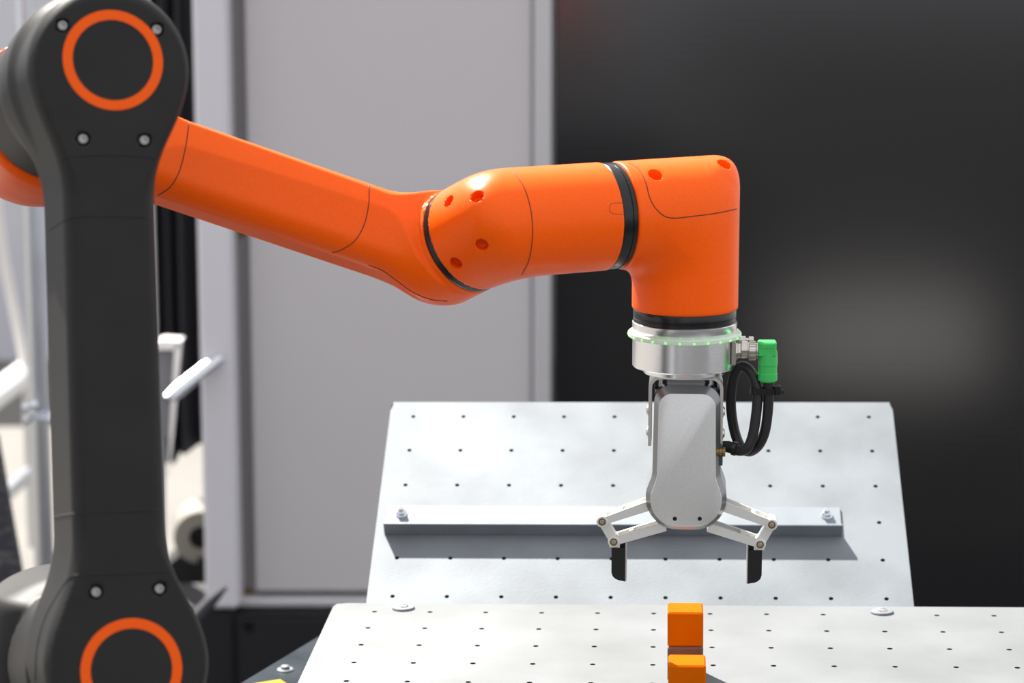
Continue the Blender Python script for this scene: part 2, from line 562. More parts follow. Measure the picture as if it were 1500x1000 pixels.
MB().box(((x345 - 0.007 + xl) / 2, YW + 0.04, zl / 2), X3, ((x345 - 0.007 - xl) / 2, 0.08, zl / 2), 0.003).build(
    'side_cabinet', M['blackbase'], None, 30, label='narrow black cabinet front left of the cabinet with the round hole', cat='cabinet')

# ------------------------------------------------------------------ table plate, inclined plate
RT = np.array([[9.98085304e-01, 6.08567563e-02, -1.10535907e-02], [-6.08567631e-02, 9.98146453e-01, 3.36051763e-04],
               [1.10535534e-02, 3.37277428e-04, 9.99938851e-01]])
OT = np.array([-0.12330712, 2.16313827, -0.63642052]) + C0
RP = np.array([[0.99817592, 0.04607829, -0.03900796], [-0.05926639, 0.87099562, -0.4877029], [0.01150325, 0.48912515, 0.87213775]])
OP = np.array([-0.09810952, 2.43359029, -0.51498347]) + C0


def TB(x, y, z=0.0): return OT + RT @ np.array([x, y, z], float)
def PB(x, y, z=0.0): return OP + RP @ np.array([x, y, z], float)


def perforated(fr, x0, x1, y0, y1, cols, rows, th, hr, skip=(), corner=0.006):
    """plate with real round holes on a 50 mm grid; fr maps plate coordinates to world"""
    g = 0.05; n = 16
    mb = MB()
    xsn = [x0] + [c * g + g / 2 for c in cols[:-1]] + [x1]
    ysn = [y1] + [-(r_ * g + g / 2) for r_ in rows[:-1]] + [y0]
    for ci, c in enumerate(cols):
        for ri, r_ in enumerate(rows):
            xa, xb, ya, yb = xsn[ci], xsn[ci + 1], ysn[ri + 1], ysn[ri]
            hx, hy = c * g, -r_ * g
            if (c, r_) in skip:
                mb.add([fr(xa, ya), fr(xb, ya), fr(xb, yb), fr(xa, yb)], [(0, 1, 2, 3)])
                continue
            # rectangle outline sampled at the angles of the hole, corners included
            ring = []; out = []
            angs = sorted([2 * math.pi * k / n for k in range(n)] + [math.atan2(q - hy, p - hx) % (2 * math.pi) for p in (xa, xb) for q in (ya, yb)])
            for a in angs:
                cx, sx = math.cos(a), math.sin(a)
                t = min([(xb - hx) / cx if cx > 1e-9 else 9e9, (xa - hx) / cx if cx < -1e-9 else 9e9,
                         (yb - hy) / sx if sx > 1e-9 else 9e9, (ya - hy) / sx if sx < -1e-9 else 9e9])
                px, py = hx + t * cx, hy + t * sx
                for X_, Y_ in ((x0, y1), (x1, y1), (x0, y0), (x1, y0)):      # clip the outer corner a little
                    if abs(px - X_) < 1e-6 and abs(py - Y_) < 1e-6:
                        px += corner * 0.4 * (1 if X_ == x0 else -1); py += corner * 0.4 * (1 if Y_ == y0 else -1)
                ring.append((hx + hr * cx, hy + hr * sx)); out.append((px, py))
            m_ = len(angs)
            mb.add([fr(*p) for p in ring] + [fr(*p) for p in out],
                   [(k, (k + 1) % m_, m_ + (k + 1) % m_, m_ + k) for k in range(m_)])
            mb.add([fr(*p) for p in ring] + [fr(p[0], p[1], -th) for p in ring],
                   [(k, (k + 1) % m_, m_ + (k + 1) % m_, m_ + k) for k in range(m_)], 1)
    # rim, bottom
    c4 = corner * 0.4
    rim = [(x0, y0 + corner), (x0 + c4, y0 + c4), (x0 + corner, y0), (x1 - corner, y0), (x1 - c4, y0 + c4), (x1, y0 + corner),
           (x1, y1 - corner), (x1 - c4, y1 - c4), (x1 - corner, y1), (x0 + corner, y1), (x0 + c4, y1 - c4), (x0, y1 - corner)]
    k_ = len(rim)
    mb.add([fr(*p) for p in rim] + [fr(p[0], p[1], -th) for p in rim], [(k, (k + 1) % k_, k_ + (k + 1) % k_, k_ + k) for k in range(k_)])
    mb.add([fr(p[0], p[1], -th) for p in rim], [tuple(range(k_))[::-1]])
    return mb


TX0, TX1, TY0, TY1 = -0.0393, 0.762, -0.70, 0.0268
bench = thing('work_table', TB(0.36, -0.33, -0.90) * np.array([1, 1, 0]), 'zinc-plated work table top with a grid of small holes under the blocks', 'table')
perforated(TB, TX0, TX1, TY0, TY1, list(range(0, 15)), list(range(0, 13)), 0.010, 0.0024, skip={(0, 0)} - {(0, 0)}).build(
    'table_plate', [M['zinc_table'], M['hole']], bench, 0)
for (x, y) in ((0.025, 0.0104), (0.4525, 0.0074)):
    s = MB().lathe(TB(x, y, 0.0), RT[:, 2], [(0.0102, 0.0), (0.0102, 0.0012), (0.0095, 0.0020), (0.0050, 0.0022)], 32).build('washer', M['zinc'], bench, 30)
    MB().lathe(TB(x, y, 0.0022), RT[:, 2], [(0.0045, 0.0), (0.0042, 0.0012), (0.0024, 0.0015), (0.0022, 0.0004)], 20).build('screw', M['steel'], s, 30)
axT = (RT[:, 0], RT[:, 1], RT[:, 2])
zT = TB(0.36, -0.33)[2] - 0.012
MB().box(TB(0.40, -0.36, -0.040), axT, (0.32, 0.30, 0.030)).build('table_frame', M['basesteel'], bench, 0)
for (x, y) in ((0.31, -0.62), (0.67, -0.62), (0.67, -0.12), (0.31, -0.12)):
    p = TB(x, y)
    MB().box((p[0], p[1], (p[2] - 0.06) / 2), X3, (0.03, 0.03, (p[2] - 0.06) / 2), 0.003).build('leg', M['basesteel'], bench, 30)

inc = thing('inclined_plate', TB(0.25, 0.2, 0) * np.array([1, 1, 0]) + np.array([0, 0, 0.0]), 'tilted zinc-plated plate with a grid of holes behind the table', 'plate')
PX0, PX1, PY0, PY1 = -0.0235, 0.474, -0.285, 0.0220
perforated(PB, PX0, PX1, PY0, PY1, list(range(0, 10)), list(range(0, 6)), 0.010, 0.0021, skip={(c, 3) for c in range(0, 9)}).build(
    'plate', [M['zinc'], M['hole']], inc, 0)
for xx in (0.17, 0.39):                          # posts that carry it
    p = PB(xx, -0.06, -0.0102)
    MB().box((p[0], p[1] + 0.004, (p[2] - 0.015) / 2), X3, (0.02, 0.012, (p[2] - 0.015) / 2), 0.002).build('post', M['basesteel'], inc, 30)

# angle bar screwed to the inclined plate
axP = (RP[:, 0], RP[:, 1], RP[:, 2])
bar = thing('angle_bar', PB(0.2, -0.150, 0), 'long grey steel angle bar screwed across the tilted plate', 'bar')
MB().box(PB(0.200, -0.150, 0.0012), axP, (0.2145, 0.0185, 0.0012), 0.0003).build('flange', M['zinc_bar'], bar, 30)
MB().box(PB(0.200, -0.1675, 0.0070), axP, (0.2145, 0.0015, 0.0070), 0.0005).build('lip', M['zinc_bar'], bar, 30)
for x in (-0.0004, 0.4015):
    b_ = MB().lathe(PB(x, -0.143, 0.0024), RP[:, 2], [(0.0058, 0), (0.0058, 0.0008), (0.0050, 0.001)], 20)
    b_.lathe(PB(x, -0.143, 0.0034), RP[:, 2], [(0.0046, 0), (0.0046, 0.003), (0.0038, 0.0038)], 6)
    b_.lathe(PB(x, -0.143, 0.0070), RP[:, 2], [(0.0026, 0), (0.0026, 0.003), (0.002, 0.0034)], 12).build('bolt', M['chrome'], bar, 30)

# lower dark steel plate the robot stands on, seen past the table's left edge
zL = TB(0, 0)[2] - 0.10
eA, eB = G(350, 1000, zL), G(470, 928, zL)
ed = nrm(eB - eA); en = np.array([-ed[1], ed[0], 0])
if en[1] > 0: en = -en
low = thing('mounting_plate', eA + en * 0.21 - ed * 0.4, 'dark steel mounting plate beside the table, below the robot', 'plate')
low.location.z = 0; low['_w'] = list(low.location)
MB().box(eA + ed * (-0.40) + en * 0.21 - np.array([0, 0, 0.01]), (ed, -en, X3[2]), (0.59, 0.21, 0.010), 0.002).build('plate', M['basesteel'], low, 30)
MB().box((eA + ed * (-0.45) + en * 0.21) * np.array([1, 1, 0]) + np.array([0, 0, (zL - 0.02) / 2]), (ed, -en, X3[2]), (0.35, 0.15, (zL - 0.02) / 2), 0.004).build('pedestal', M['blackbase'], low, 30)
q = G(418, 981, zL)
sc_ = MB().lathe(q, X3[2], [(0.008, 0), (0.008, 0.001), (0.007, 0.0016), (0.004, 0.0016)], 24).build('washer', M['zinc'], low, 30)
MB().lathe(q + X3[2] * 0.0016, X3[2], [(0.0042, 0), (0.0040, 0.0025), (0.003, 0.003)], 16).build('screw', M['zinc'], sc_, 30)
ya, yb = G(412, 993, zL + 0.012), G(362, 1001, zL + 0.012)
yd = nrm((yb - ya) * np.array([1, 1, 0])); yn = np.array([-yd[1], yd[0], 0])
if yn[1] > 0: yn = -yn
MB().box(ya + yd * 0.045 + yn * 0.03 - X3[2] * 0.006, (yd, -yn, X3[2]), (0.045, 0.03, 0.006), 0.002).build(
    'yellow_plate', M['yellow'], None, 30, label='flat bright yellow piece on the dark mounting plate', cat='block')

# ------------------------------------------------------------------ blocks
def block(x, y, z, s, m, label, cat='block', group=None):
    return MB().box(TB(x + s / 2, y + s / 2, z + s / 2), axT, (s / 2, s / 2, s / 2), 0.0014).build(
        'wooden_block', m, None, 0, label=label, cat=cat, group=group)


block(0.2622, -0.194, 0.0, 0.029, M['walnut'], 'brown wooden block under the orange block at the back')
block(0.2622, -0.1935, 0.029, 0.029, M['block'], 'orange block stacked on top of the brown block')
block(0.2628, -0.2455, 0.0, 0.0298, M['block'], 'front orange block standing on the table before the brown block')

# ------------------------------------------------------------------ robot arm
KC = 1.635 / 1.70
FT = B(165.7, 88, 1.70 * KC)
FB_ = B(192.8, 981, 1.672 * KC)
cv = nrm(FT - FB_)                                # up along the dark link
LEN = np.linalg.norm(FT - FB_)
av = V(-0.36, 0.06, 0.93); av = nrm(av - np.dot(av, cv) * cv)   # joint axis, away from the viewer
ev = np.cross(av, cv); ev = ev if ev[0] > 0 else -ev            # right

E0 = FT + av * 0.252 * KC                              # elbow centre on the forearm axis
ZJ = 1.980                                         # depth of the wrist corner
ZW = ZJ + 0.015                                    # depth of the tool further down
KS = ZW / 2.09
DN = np.array([0, 0, -1.0])
J = B(1005, 308.2, ZJ)                             # horizontal tube meets the vertical axis
h1 = B(780, 324.3, ZJ - 0.050)
e1 = nrm(J - h1)                                   # axis of the horizontal wrist tube


def axis_h(py):                                    # height on the wrist axis that shows at image row py
    d = V((1003 - 750) / FPX, (py - 500) / FPX, 1)
    return (C0 + d * ((J[1] - C0[1]) / d[1]))[2]


RW = 0.0443 * KS
dj = nrm(V(0.677, -0.324, -0.66))                  # axis of the oblique joint
tM = (727 - 780) / 125.0
MI = B(727, 328, ZJ - 0.050 + 0.028 * tM)         # mitre of the wrist housing
RI = MI - dj * 0.0364                              # centre of the oblique joint ring
NI = RI - dj * 0.030                               # meets the forearm axis
fd = nrm(NI - E0)
FLEN = np.linalg.norm(NI - E0)

BASEC = FB_ + av * 0.20 * KC
root = thing('industrial_robot', np.array([BASEC[0], BASEC[1], zL]), 'orange and dark grey jointed robot arm reaching over the table', 'robot')


def seg(P, c, d):                                  # sideways coordinate helpers
    return (P - c) @ d


# --- dark upper link with its two round heads
bolts_top = [(92, 37), (230, 43), (122, 203), (212, 205)]
bolts_bot = [(141, 867), (234, 862)]


def plane_pt(px, py):                              # pixel -> point on the front face of the link
    d = V((px - 750) / FPX, (py - 500) / FPX, 1)
    return C0 + d * (np.dot(FT - C0, av) / np.dot(d, av))


cmid = (FT + FB_) / 2
axc = (ev, av, cv)
bolt_pts = [plane_pt(*q) for q in bolts_top + bolts_bot]


def f_link0(P):
    col = s_box(P, cmid + av * 0.044 * KC - ev * 0.0035, axc, (0.0315 * KC, 0.044 * KC, LEN / 2), 0.012)
    top = s_cyl(P, FT, av, 0.0530 * KC, 0.0, 0.110 * KC, 0.012)
    bot = s_cyl(P, FB_, av, 0.0530 * KC, 0.0, 0.110 * KC, 0.012)
    drum = s_cyl(P, FT, av, 0.0575 * KC, 0.06 * KC, 0.188 * KC, 0.004)
    return smin(smin(smin(col, top, 0.045), bot, 0.045), drum, 0.016)


def f_link(P):
    d = np.maximum(f_link0(P), -seg(P, FT, av) + 0.0)      # flat front
    for b in bolt_pts:
        d = np.maximum(d, -s_cyl(P, b, av, 0.0045, -0.02, 0.004))
    return d


allp = np.array([FT, FB_])
lo = allp.min(0) - 0.085; hi = allp.max(0) + np.array([0.085, 0.27, 0.085]); lo = lo - np.array([0.07, 0, 0])
link = build_sdf('upper_link', f_link, lo, hi, 0.0018, M['dark'], root)
for c in (FT, FB_):
    MB().ring(c, -av, 0.0277 * KC, 0.0345 * KC, -0.002, 0.0003, 72, 0.0002).build('accent_ring', M['accent'], link, 30, label='orange ring')
for b in bolt_pts:
    MB().lathe(b + av * 0.004, -av, [(0.0034, 0), (0.0034, 0.0030), (0.0028, 0.0036), (0.0017, 0.0036), (0.0015, 0.002)], 20).build('bolt', M['bolt'], link, 30)
for s_ in ([(90, 234), (102, 229), (150, 227), (200, 228), (228, 231)], [(72, 337), (86, 328), (100, 320), (120, 317), (180, 317), (232, 319)],
           [(80, 757), (95, 754), (112, 752), (180, 749), (240, 747)],
           [(52, 998), (54, 950), (66, 905), (86, 868), (100, 848), (112, 842), (150, 841), (200, 839), (248, 837)]):
    seam(f_link, s_, M['seam_dark'], link, 0.0005)


# --- elbow: dark drum behind the head, then the orange forearm
MB().cyl(FT, av, 0.0560 * KC, 0.186 * KC, 0.193 * KC, 64).build('gap_ring', M['black'], root, 30)

fu = nrm(cv - np.dot(cv, fd) * fd); fs_ = np.cross(fd, fu); fs_ = fs_ if np.dot(fs_, av) > 0 else -fs_


def f_fore(P):
    drum = s_cyl(P, FT, av, 0.0605 * KC, 0.192 * KC, 0.315 * KC, 0.014)
    beam = s_box(P, E0 + fd * (FLEN / 2), (fd, fu, fs_), (FLEN / 2 + 0.004, 0.0312, 0.0325), 0.018)
    can = s_cyl(P, RI, dj, RW, -0.046, 0.03, 0.020)
    d = smin(beam, drum, 0.05)
    d = smin(d, can, 0.030)
    q = P - RI; t = q @ dj
    rad = np.sqrt(np.maximum((q * q).sum(-1) - t * t, 0))
    d = np.maximum(d, (rad - (RW + 3.0 * np.maximum(-t - 0.006, 0))) / 3.2)     # clean round end at the joint
    return smax(d, (t + 0.0012 - 4.0 * np.maximum(rad - 0.065, 0)) / 1.0, 0.0015)


pts_ = np.array([E0 + av * 0.06, E0 - av * 0.06, RI, NI])
fore = build_sdf('forearm', f_fore, pts_.min(0) - 0.085, pts_.max(0) + 0.075, 0.0016, M['orange'], root)
for s_ in ([(277, 180), (272, 215), (263, 250), (250, 273), (232, 286)], [(541, 270), (540, 300), (533, 330), (520, 352), (500, 366), (486, 370)],
           [(540, 388), (560, 396), (580, 410), (605, 428), (630, 438), (655, 441)]):
    seam(f_fore, s_, M['seam_orange'], fore, 0.0004)


# --- oblique black joint ring
MB().lathe(RI, dj, [(0.040, -0.002), (0.0434, -0.0012), (0.0441, 0.0), (0.0441, 0.0018), (0.0436, 0.0022), (0.0441, 0.0026), (0.0441, 0.0044), (0.0434, 0.0052), (0.040, 0.006)], 96, rs=KS).build(
    'joint_ring', M['black'], root, 30, label='black ring at the oblique joint')


# --- wrist housing: oblique socket mitred into the horizontal tube
def mitre(P, c, d1, d2, r1, r2, ko, ki):
    """two round tubes leaving c along d1 and d2, mitred; outer corner rounded by ko, inner by ki"""
    ca = s_icyl(P, c, d1, r1); cb_ = s_icyl(P, c, d2, r2)
    inn = seg(P, c, nrm(d1 + d2))
    f_ = np.clip(np.abs(inn) / (0.8 * r1), 0.02, 1)
    return np.where(inn < 0, smax(ca, cb_, ko * f_), smin(ca, cb_, ki * f_))


def f_house(P):
    d = mitre(P, MI, e1, -dj, RW, RW, 0.016, 0.016)
    d = smax(d, seg(P, h2, e1), 0.002)             # cut at the second ring
    d = np.maximum(d, 0.0052 - seg(P, RI, dj))     # cut at the oblique ring
    for hp, hd in house_holes:
        d = np.maximum(d, -s_cyl(P, hp, hd, 0.0050, -0.03, 0.009))
    return d


house_holes = []
h2 = J - e1 * (np.dot(J - B(880.5, 316.5, ZJ - 0.027), e1))   # end plane of the housing on the tube axis
hh = []
for (px, py, mixn, mixd) in ((657, 294, 1, 0.25), (699, 287, 1, 0.25), (706, 359, 1, 0.25), (668, 386, 1, 0.25)):
    p = trace(f_house, px, py)
    g_ = grad(f_house, p)
    hh.append((p, nrm(-g_ * mixn - dj * mixd)))
house_holes = hh
pts_ = np.array([RI, MI, h2])
house = build_sdf('wrist_housing', f_house, pts_.min(0) - 0.062, pts_.max(0) + 0.062, 0.0012, M['orange'], root)
seam(f_house, [(752, 252), (768, 275), (778, 310), (780, 345), (775, 380), (764, 403)], M['seam_orange'], house, 0.0004)

seam(f_house, [(913, 297), (899, 297.5), (894, 300), (893, 305), (894, 310), (899, 313), (913, 314)], M['seam_orange'], house, 0.00018)

# --- black ring on the horizontal tube
MB().lathe(h2, e1, [(0.036, -0.001), (0.0432, 0.0), (0.0437, 0.0008), (0.0437, 0.0070), (0.0430, 0.0074), (0.0430, 0.0082), (0.0437, 0.0086), (0.0437, 0.0112), (0.0432, 0.012), (0.036, 0.013)], 96, rs=KS).build(
    'joint_ring', M['black'], root, 30, label='black ring on the horizontal wrist tube')


# --- wrist elbow: horizontal tube mitred into the vertical one
zOB = axis_h(452)
RV = RW


def f_elb(P):
    u = -seg(P, J, e1)
    d = mitre(P, J, -e1, DN, RW, RV, 0.018, 0.020)
    d = smaxn(d, u - uend)
    d = smaxn(d, zOB - P[:, 2])
    for hp, hd in elb_holes:
        d = np.maximum(d, -s_cyl(P, hp, hd, 0.0056, -0.03, 0.010))
    return d


def smaxn(a, b):
    return smax(a, b, 0.003)


uend = np.dot(J - (h2 + e1 * 0.0125), e1)
elb_holes = []
hh = []
for (px, py) in ((960, 255), (1061, 239)):
    p = None
    while p is None:
        p = trace(f_elb, px, py); px -= 0.5; py += 1
    g_ = grad(f_elb, p)
    hh.append((p, nrm(-g_ * 0.75 + DN * 0.5)))
elb_holes = hh
elb = build_sdf('wrist_elbow', f_elb, np.minimum(J, h2) - np.array([0.02, 0.062, 0.1]), np.maximum(J, h2) + 0.062, 0.0012, M['orange'], root)
seam(f_elb, [(918, 237), (935, 247), (946, 268), (952, 290), (963, 308), (982, 319), (1020, 316), (1050, 312), (1079, 306)], M['seam_orange'], elb, 0.0004)

# --- black ring under the elbow
zBB = axis_h(469.5)
AX = np.array([J[0], J[1], 0.0])
MB().lathe(AX, X3[2], [(0.036, zBB - 0.001), (0.0427, zBB), (0.0431, zBB + 0.0006), (0.0431, zBB + 0.0028), (0.0426, zBB + 0.0032), (0.0426, zBB + 0.004), (0.0431, zBB + 0.0044),
                       (0.0431, zOB - 0.0005), (0.0427, zOB + 0.0002), (0.036, zOB + 0.001)], 96, rs=KS).build('joint_ring', M['black'], root, 30, label='black ring above the tool')

# --- shoulder and base (mostly below the picture)
def f_sh(P):
    d1 = s_cyl(P, FB_, av, 0.0575 * KC, 0.07 * KC, 0.150 * KC, 0.004)
    d2 = s_cyl(P, FB_, av, 0.0600 * KC, 0.154 * KC, 0.270 * KC, 0.020)
    d3 = s_cyl(P, np.array([BASEC[0], BASEC[1], 0]), X3[2], 0.052, zL + 0.03, FB_[2] + 0.0)
    d2 = smin(d2, d3, 0.04)
    return np.minimum(d1, d2)


build_sdf('shoulder', f_sh, np.array([BASEC[0] - 0.12, BASEC[1] - 0.17, zL]), np.array([BASEC[0] + 0.13, BASEC[1] + 0.15, BASEC[2] + 0.11]), 0.003, M['dark'], root)
MB().cyl(FB_, av, 0.0565 * KC, 0.149 * KC, 0.156 * KC, 64).build('gap_ring', M['black'], root, 30)
MB().cyl((BASEC[0], BASEC[1], zL), X3[2], 0.075, 0.0, 0.032, 64, 0.004).build('base_flange', M['dark'], root, 30)

# ------------------------------------------------------------------ gripper
PXM = ZW / FPX                                   # metres per pixel at the wrist
YAW = math.radians(-4.0)
gx = np.array([math.cos(YAW), math.sin(YAW), 0]); gy = np.array([0, 0, 1.0]); gz = np.cross(gx, gy)   # gz towards the viewer
if gz[1] > 0: gz = -gz
zFl = axis_h(545)
grip = thing('robot_gripper', (J[0], J[1], axis_h(857)), 'silver two-finger gripper hanging from the robot wrist with a green light ring', 'gripper')
# stacked turned parts
zR1, zR0 = axis_h(484.5), axis_h(492)
zB0 = axis_h(535.5)
MB().lathe(AX, X3[2], [(0.0430, zR1 - 0.001), (0.0436, zR1), (0.0438, zBB - 0.0006), (0.0430, zBB - 0.0001)], 96, rs=KS).build('tool_flange', M['alu'], grip, 30)
lr = MB().lathe(AX, X3[2], [(0.040, zR0), (0.0466, zR0), (0.0474, zR0 + 0.0008), (0.0474, zR1 - 0.0008), (0.0466, zR1), (0.040, zR1)], 96, closed=True, rs=KS).build(
    'light_ring', M['diffuser'], grip, 30, label='translucent ring glowing green')
for k in range(25):
    a = 2 * math.pi * (k + 0.15) / 25
    p = AX + np.array([math.cos(a) * 0.0474 * KS, math.sin(a) * 0.0474 * KS, (zR0 + zR1) / 2 - 0.0006])
    MB().lathe(p, np.array([math.cos(a), math.sin(a), 0]), [(0.0009, -0.0006), (0.0008, 0.0002), (0.0003, 0.0005)], 10).build('led', M['led'], lr, 180)
MB().lathe(AX, X3[2], [(0.0425, zB0), (0.0435, zB0 + 0.0010), (0.0435, zR0 - 0.0003), (0.040, zR0 + 0.0002)], 96, rs=KS).build('sensor_body', M['alu'], grip, 30, label='turned aluminium sensor housing')
MB().lathe(AX, X3[2], [(0.0335, zFl), (0.0343, zFl + 0.0008), (0.0343, zB0 + 0.0002), (0.030, zB0 + 0.0005)], 96, rs=KS).build('lower_flange', M['alu'], grip, 30)

GC = np.array([J[0], J[1], 0]) + gx * (3 * PXM)      # gripper centre line


def GP(px, py, dz=0.0):                              # gripper-plane point: px,py image offsets, dz towards the viewer
    base = GC + gz * dz
    # height from row at the plate's own distance
    d = V((px - 750) / FPX, (py - 500) / FPX, 1)
    t = np.dot(base - C0, gz) / np.dot(d, gz)
    return C0 + d * t


def g2(px, py, dz):                                  # -> (x along gx from centre, height)
    p = GP(px, py, dz)
    return (float(np.dot(p - GC, gx)), float(p[2]))


# U bracket
br = MB()
wB = 54.5 * PXM; zt = zFl - 0.0001; th = 0.0026
zleg = axis_h(647)
prof = []
rr = 0.010
zt2 = zt
for k in range(7):
    a = math.pi - k * math.pi / 12
    prof.append((-wB + rr + rr * math.cos(a), zt2 - rr + rr * math.sin(a)))
outer_l = prof
inner_l = [(-wB + rr + (rr - th) * math.cos(math.pi - k * math.pi / 12), zt2 - rr + (rr - th) * math.sin(math.pi - k * math.pi / 12)) for k in range(7)]
outl = [(-wB, zleg)] + outer_l + [(-p[0], p[1]) for p in outer_l[::-1]] + [(wB, zleg), (wB - th, zleg)] + [(-p[0], p[1]) for p in inner_l] + inner_l[::-1] + [(-wB + th, zleg)]
nn = len(outl)
# strip quads keep the concave outline clean
ol = [(-wB, zleg)] + outer_l + [(-p[0], p[1]) for p in outer_l[::-1]] + [(wB, zleg)]
il = [(-wB + th, zleg)] + inner_l + [(-p[0], p[1]) for p in inner_l[::-1]] + [(wB - th, zleg)]
vs = []; fs = []
for (a_, b_) in zip(ol, il):
    for q, d in ((a_, -0.017), (a_, 0.017), (b_, 0.017), (b_, -0.017)):
        vs.append(GC + gx * q[0] + gy * q[1] + gz * d)
k_ = len(ol)
for i in range(k_ - 1):
    for j in range(4):
        j2 = (j + 1) % 4
        fs.append((i * 4 + j, i * 4 + j2, (i + 1) * 4 + j2, (i + 1) * 4 + j))
fs += [(0, 1, 2, 3), tuple((k_ - 1) * 4 + j for j in (3, 2, 1, 0))]
brk = MB().add(vs, fs).build('bracket', M['steel'], grip, 30, label='bent steel U bracket')
for sx in (-1, 1):
    for py in (600, 632):
        for dz in (0.0,):
            c = GC + gx * sx * wB + gy * axis_h(py) + gz * 0.004
            MB().lathe(c, gx * sx, [(0.0050, 0), (0.0050, 0.0006), (0.0036, 0.0007), (0.0034, 0.0014), (0.0026, 0.0018)], 20).build('screw', M['steel'], brk, 30)
    for dz in (0.0,):
        c = GC + gx * sx * 36.5 * PXM
        MB().cyl(c + gy * 0, gy, 0.0052, axis_h(570), zt - th, 24, 0.0004).build('standoff', M['chrome'], grip, 30)

# body outline (half, right side), measured on the front plate
DF = 0.024                                         # front of the body ahead of the wrist axis
cx_ = 1006.0


def outline(rows):
    right = [g2(x, y, DF) for x, y in rows]
    c0 = g2(cx_, 650, DF)[0]
    r_ = [(x - c0, z) for x, z in right]
    pts = r_ + [(-x, z) for x, z in r_[::-1]]
    return [(x + c0, z) for x, z in pts], c0


def arc(cx, cy, r, a0, a1, n=8):
    return [(cx + r * math.cos(math.radians(a0 + (a1 - a0) * k / n)), cy + r * math.sin(math.radians(a0 + (a1 - a0) * k / n))) for k in range(n + 1)]


rows_o = [(cx_ + 24, 567)] + arc(cx_ + 25, 591, 24.5, -90, 0, 8)[1:] + [(cx_ + 49.5, 640), (cx_ + 49.5, 694), (cx_ + 51, 703), (cx_ + 54.5, 712), (cx_ + 57.5, 721)] + \
    arc(cx_ + 12, 731, 46.5, -8, 90, 12) + [(cx_ + 4, 777.5)]
rows_i = [(cx_ + 22, 577)] + arc(cx_ + 22.5, 597, 20, -90, 0, 8)[1:] + [(cx_ + 42.5, 640), (cx_ + 42.5, 697), (cx_ + 44.5, 707), (cx_ + 48, 716), (cx_ + 50.5, 724)] + \
    arc(cx_ + 12, 732, 39.5, -8, 90, 12) + [(cx_ + 4, 771.5)]
po, c0g = outline(rows_o); pi_, _ = outline(rows_i)
body = MB().prism(GC, gx, gy, gz, po, -0.024, DF, (pi_, 0.0045)).build('gripper_body', M['alu_dark'], grip, 35)
cxp = sum(p[0] for p in pi_) / len(pi_); czp = sum(p[1] for p in pi_) / len(pi_)
shr = [(cxp + (p[0] - cxp) * 0.985, czp + (p[1] - czp) * 0.992) for p in pi_]
pl_ = MB().prism(GC, gx, gy, gz, pi_, DF - 0.001, DF + 0.0008, (shr, 0.0003)).build('cover_plate', M['alu_matte'], grip, 35)
for px in (988.5, 1025):
    c = GP(px, 759.5, DF + 0.0008)
    MB().ring(c, gz, 0.0009, 0.0017, -0.0004, 0.00012, 20).cyl(c, gz, 0.0012, -0.0004, 0.00004, 16).build('screw_hole', M['black'], pl_, 30)
# neck block between bracket and body
MB().box(GC + gy * (axis_h(556)), (gx, gz, gy), (0.016, 0.014, 0.0085), 0.001).build('neck', M['alu_dark'], grip, 30)
# side slot and socket
pS = GP(1054, 664, DF - 0.010)
MB().box(pS, (gx, gz, gy), (0.0025, 0.007, 0.0085), 0.0006).build('socket_recess', M['hole'], grip, 30)
MB().lathe(GP(1048, 661.5, DF - 0.004), gx, [(0.0038, 0), (0.0038, 0.0022), (0.0032, 0.0024), (0.0032, 0.0032), (0.0038, 0.0034), (0.0038, 0.0048), (0.0033, 0.005), (0.0033, 0.0058), (0.0038, 0.006), (0.0038, 0.0078)], 20).build(
    'socket', M['brass'], grip, 30, label='small bronze threaded socket')


# fingers
def link_poly(p0, p1, w0, w1):
    p0 = np.array(p0); p1 = np.array(p1); d = nrm(p1 - p0); n_ = np.array([-d[1], d[0]])
    return [tuple(p0 - n_ * w0), tuple(p1 - n_ * w1), tuple(p1 + n_ * w1), tuple(p0 + n_ * w0)]


LD0, LD1 = 0.0, 0.0175                             # link depth range


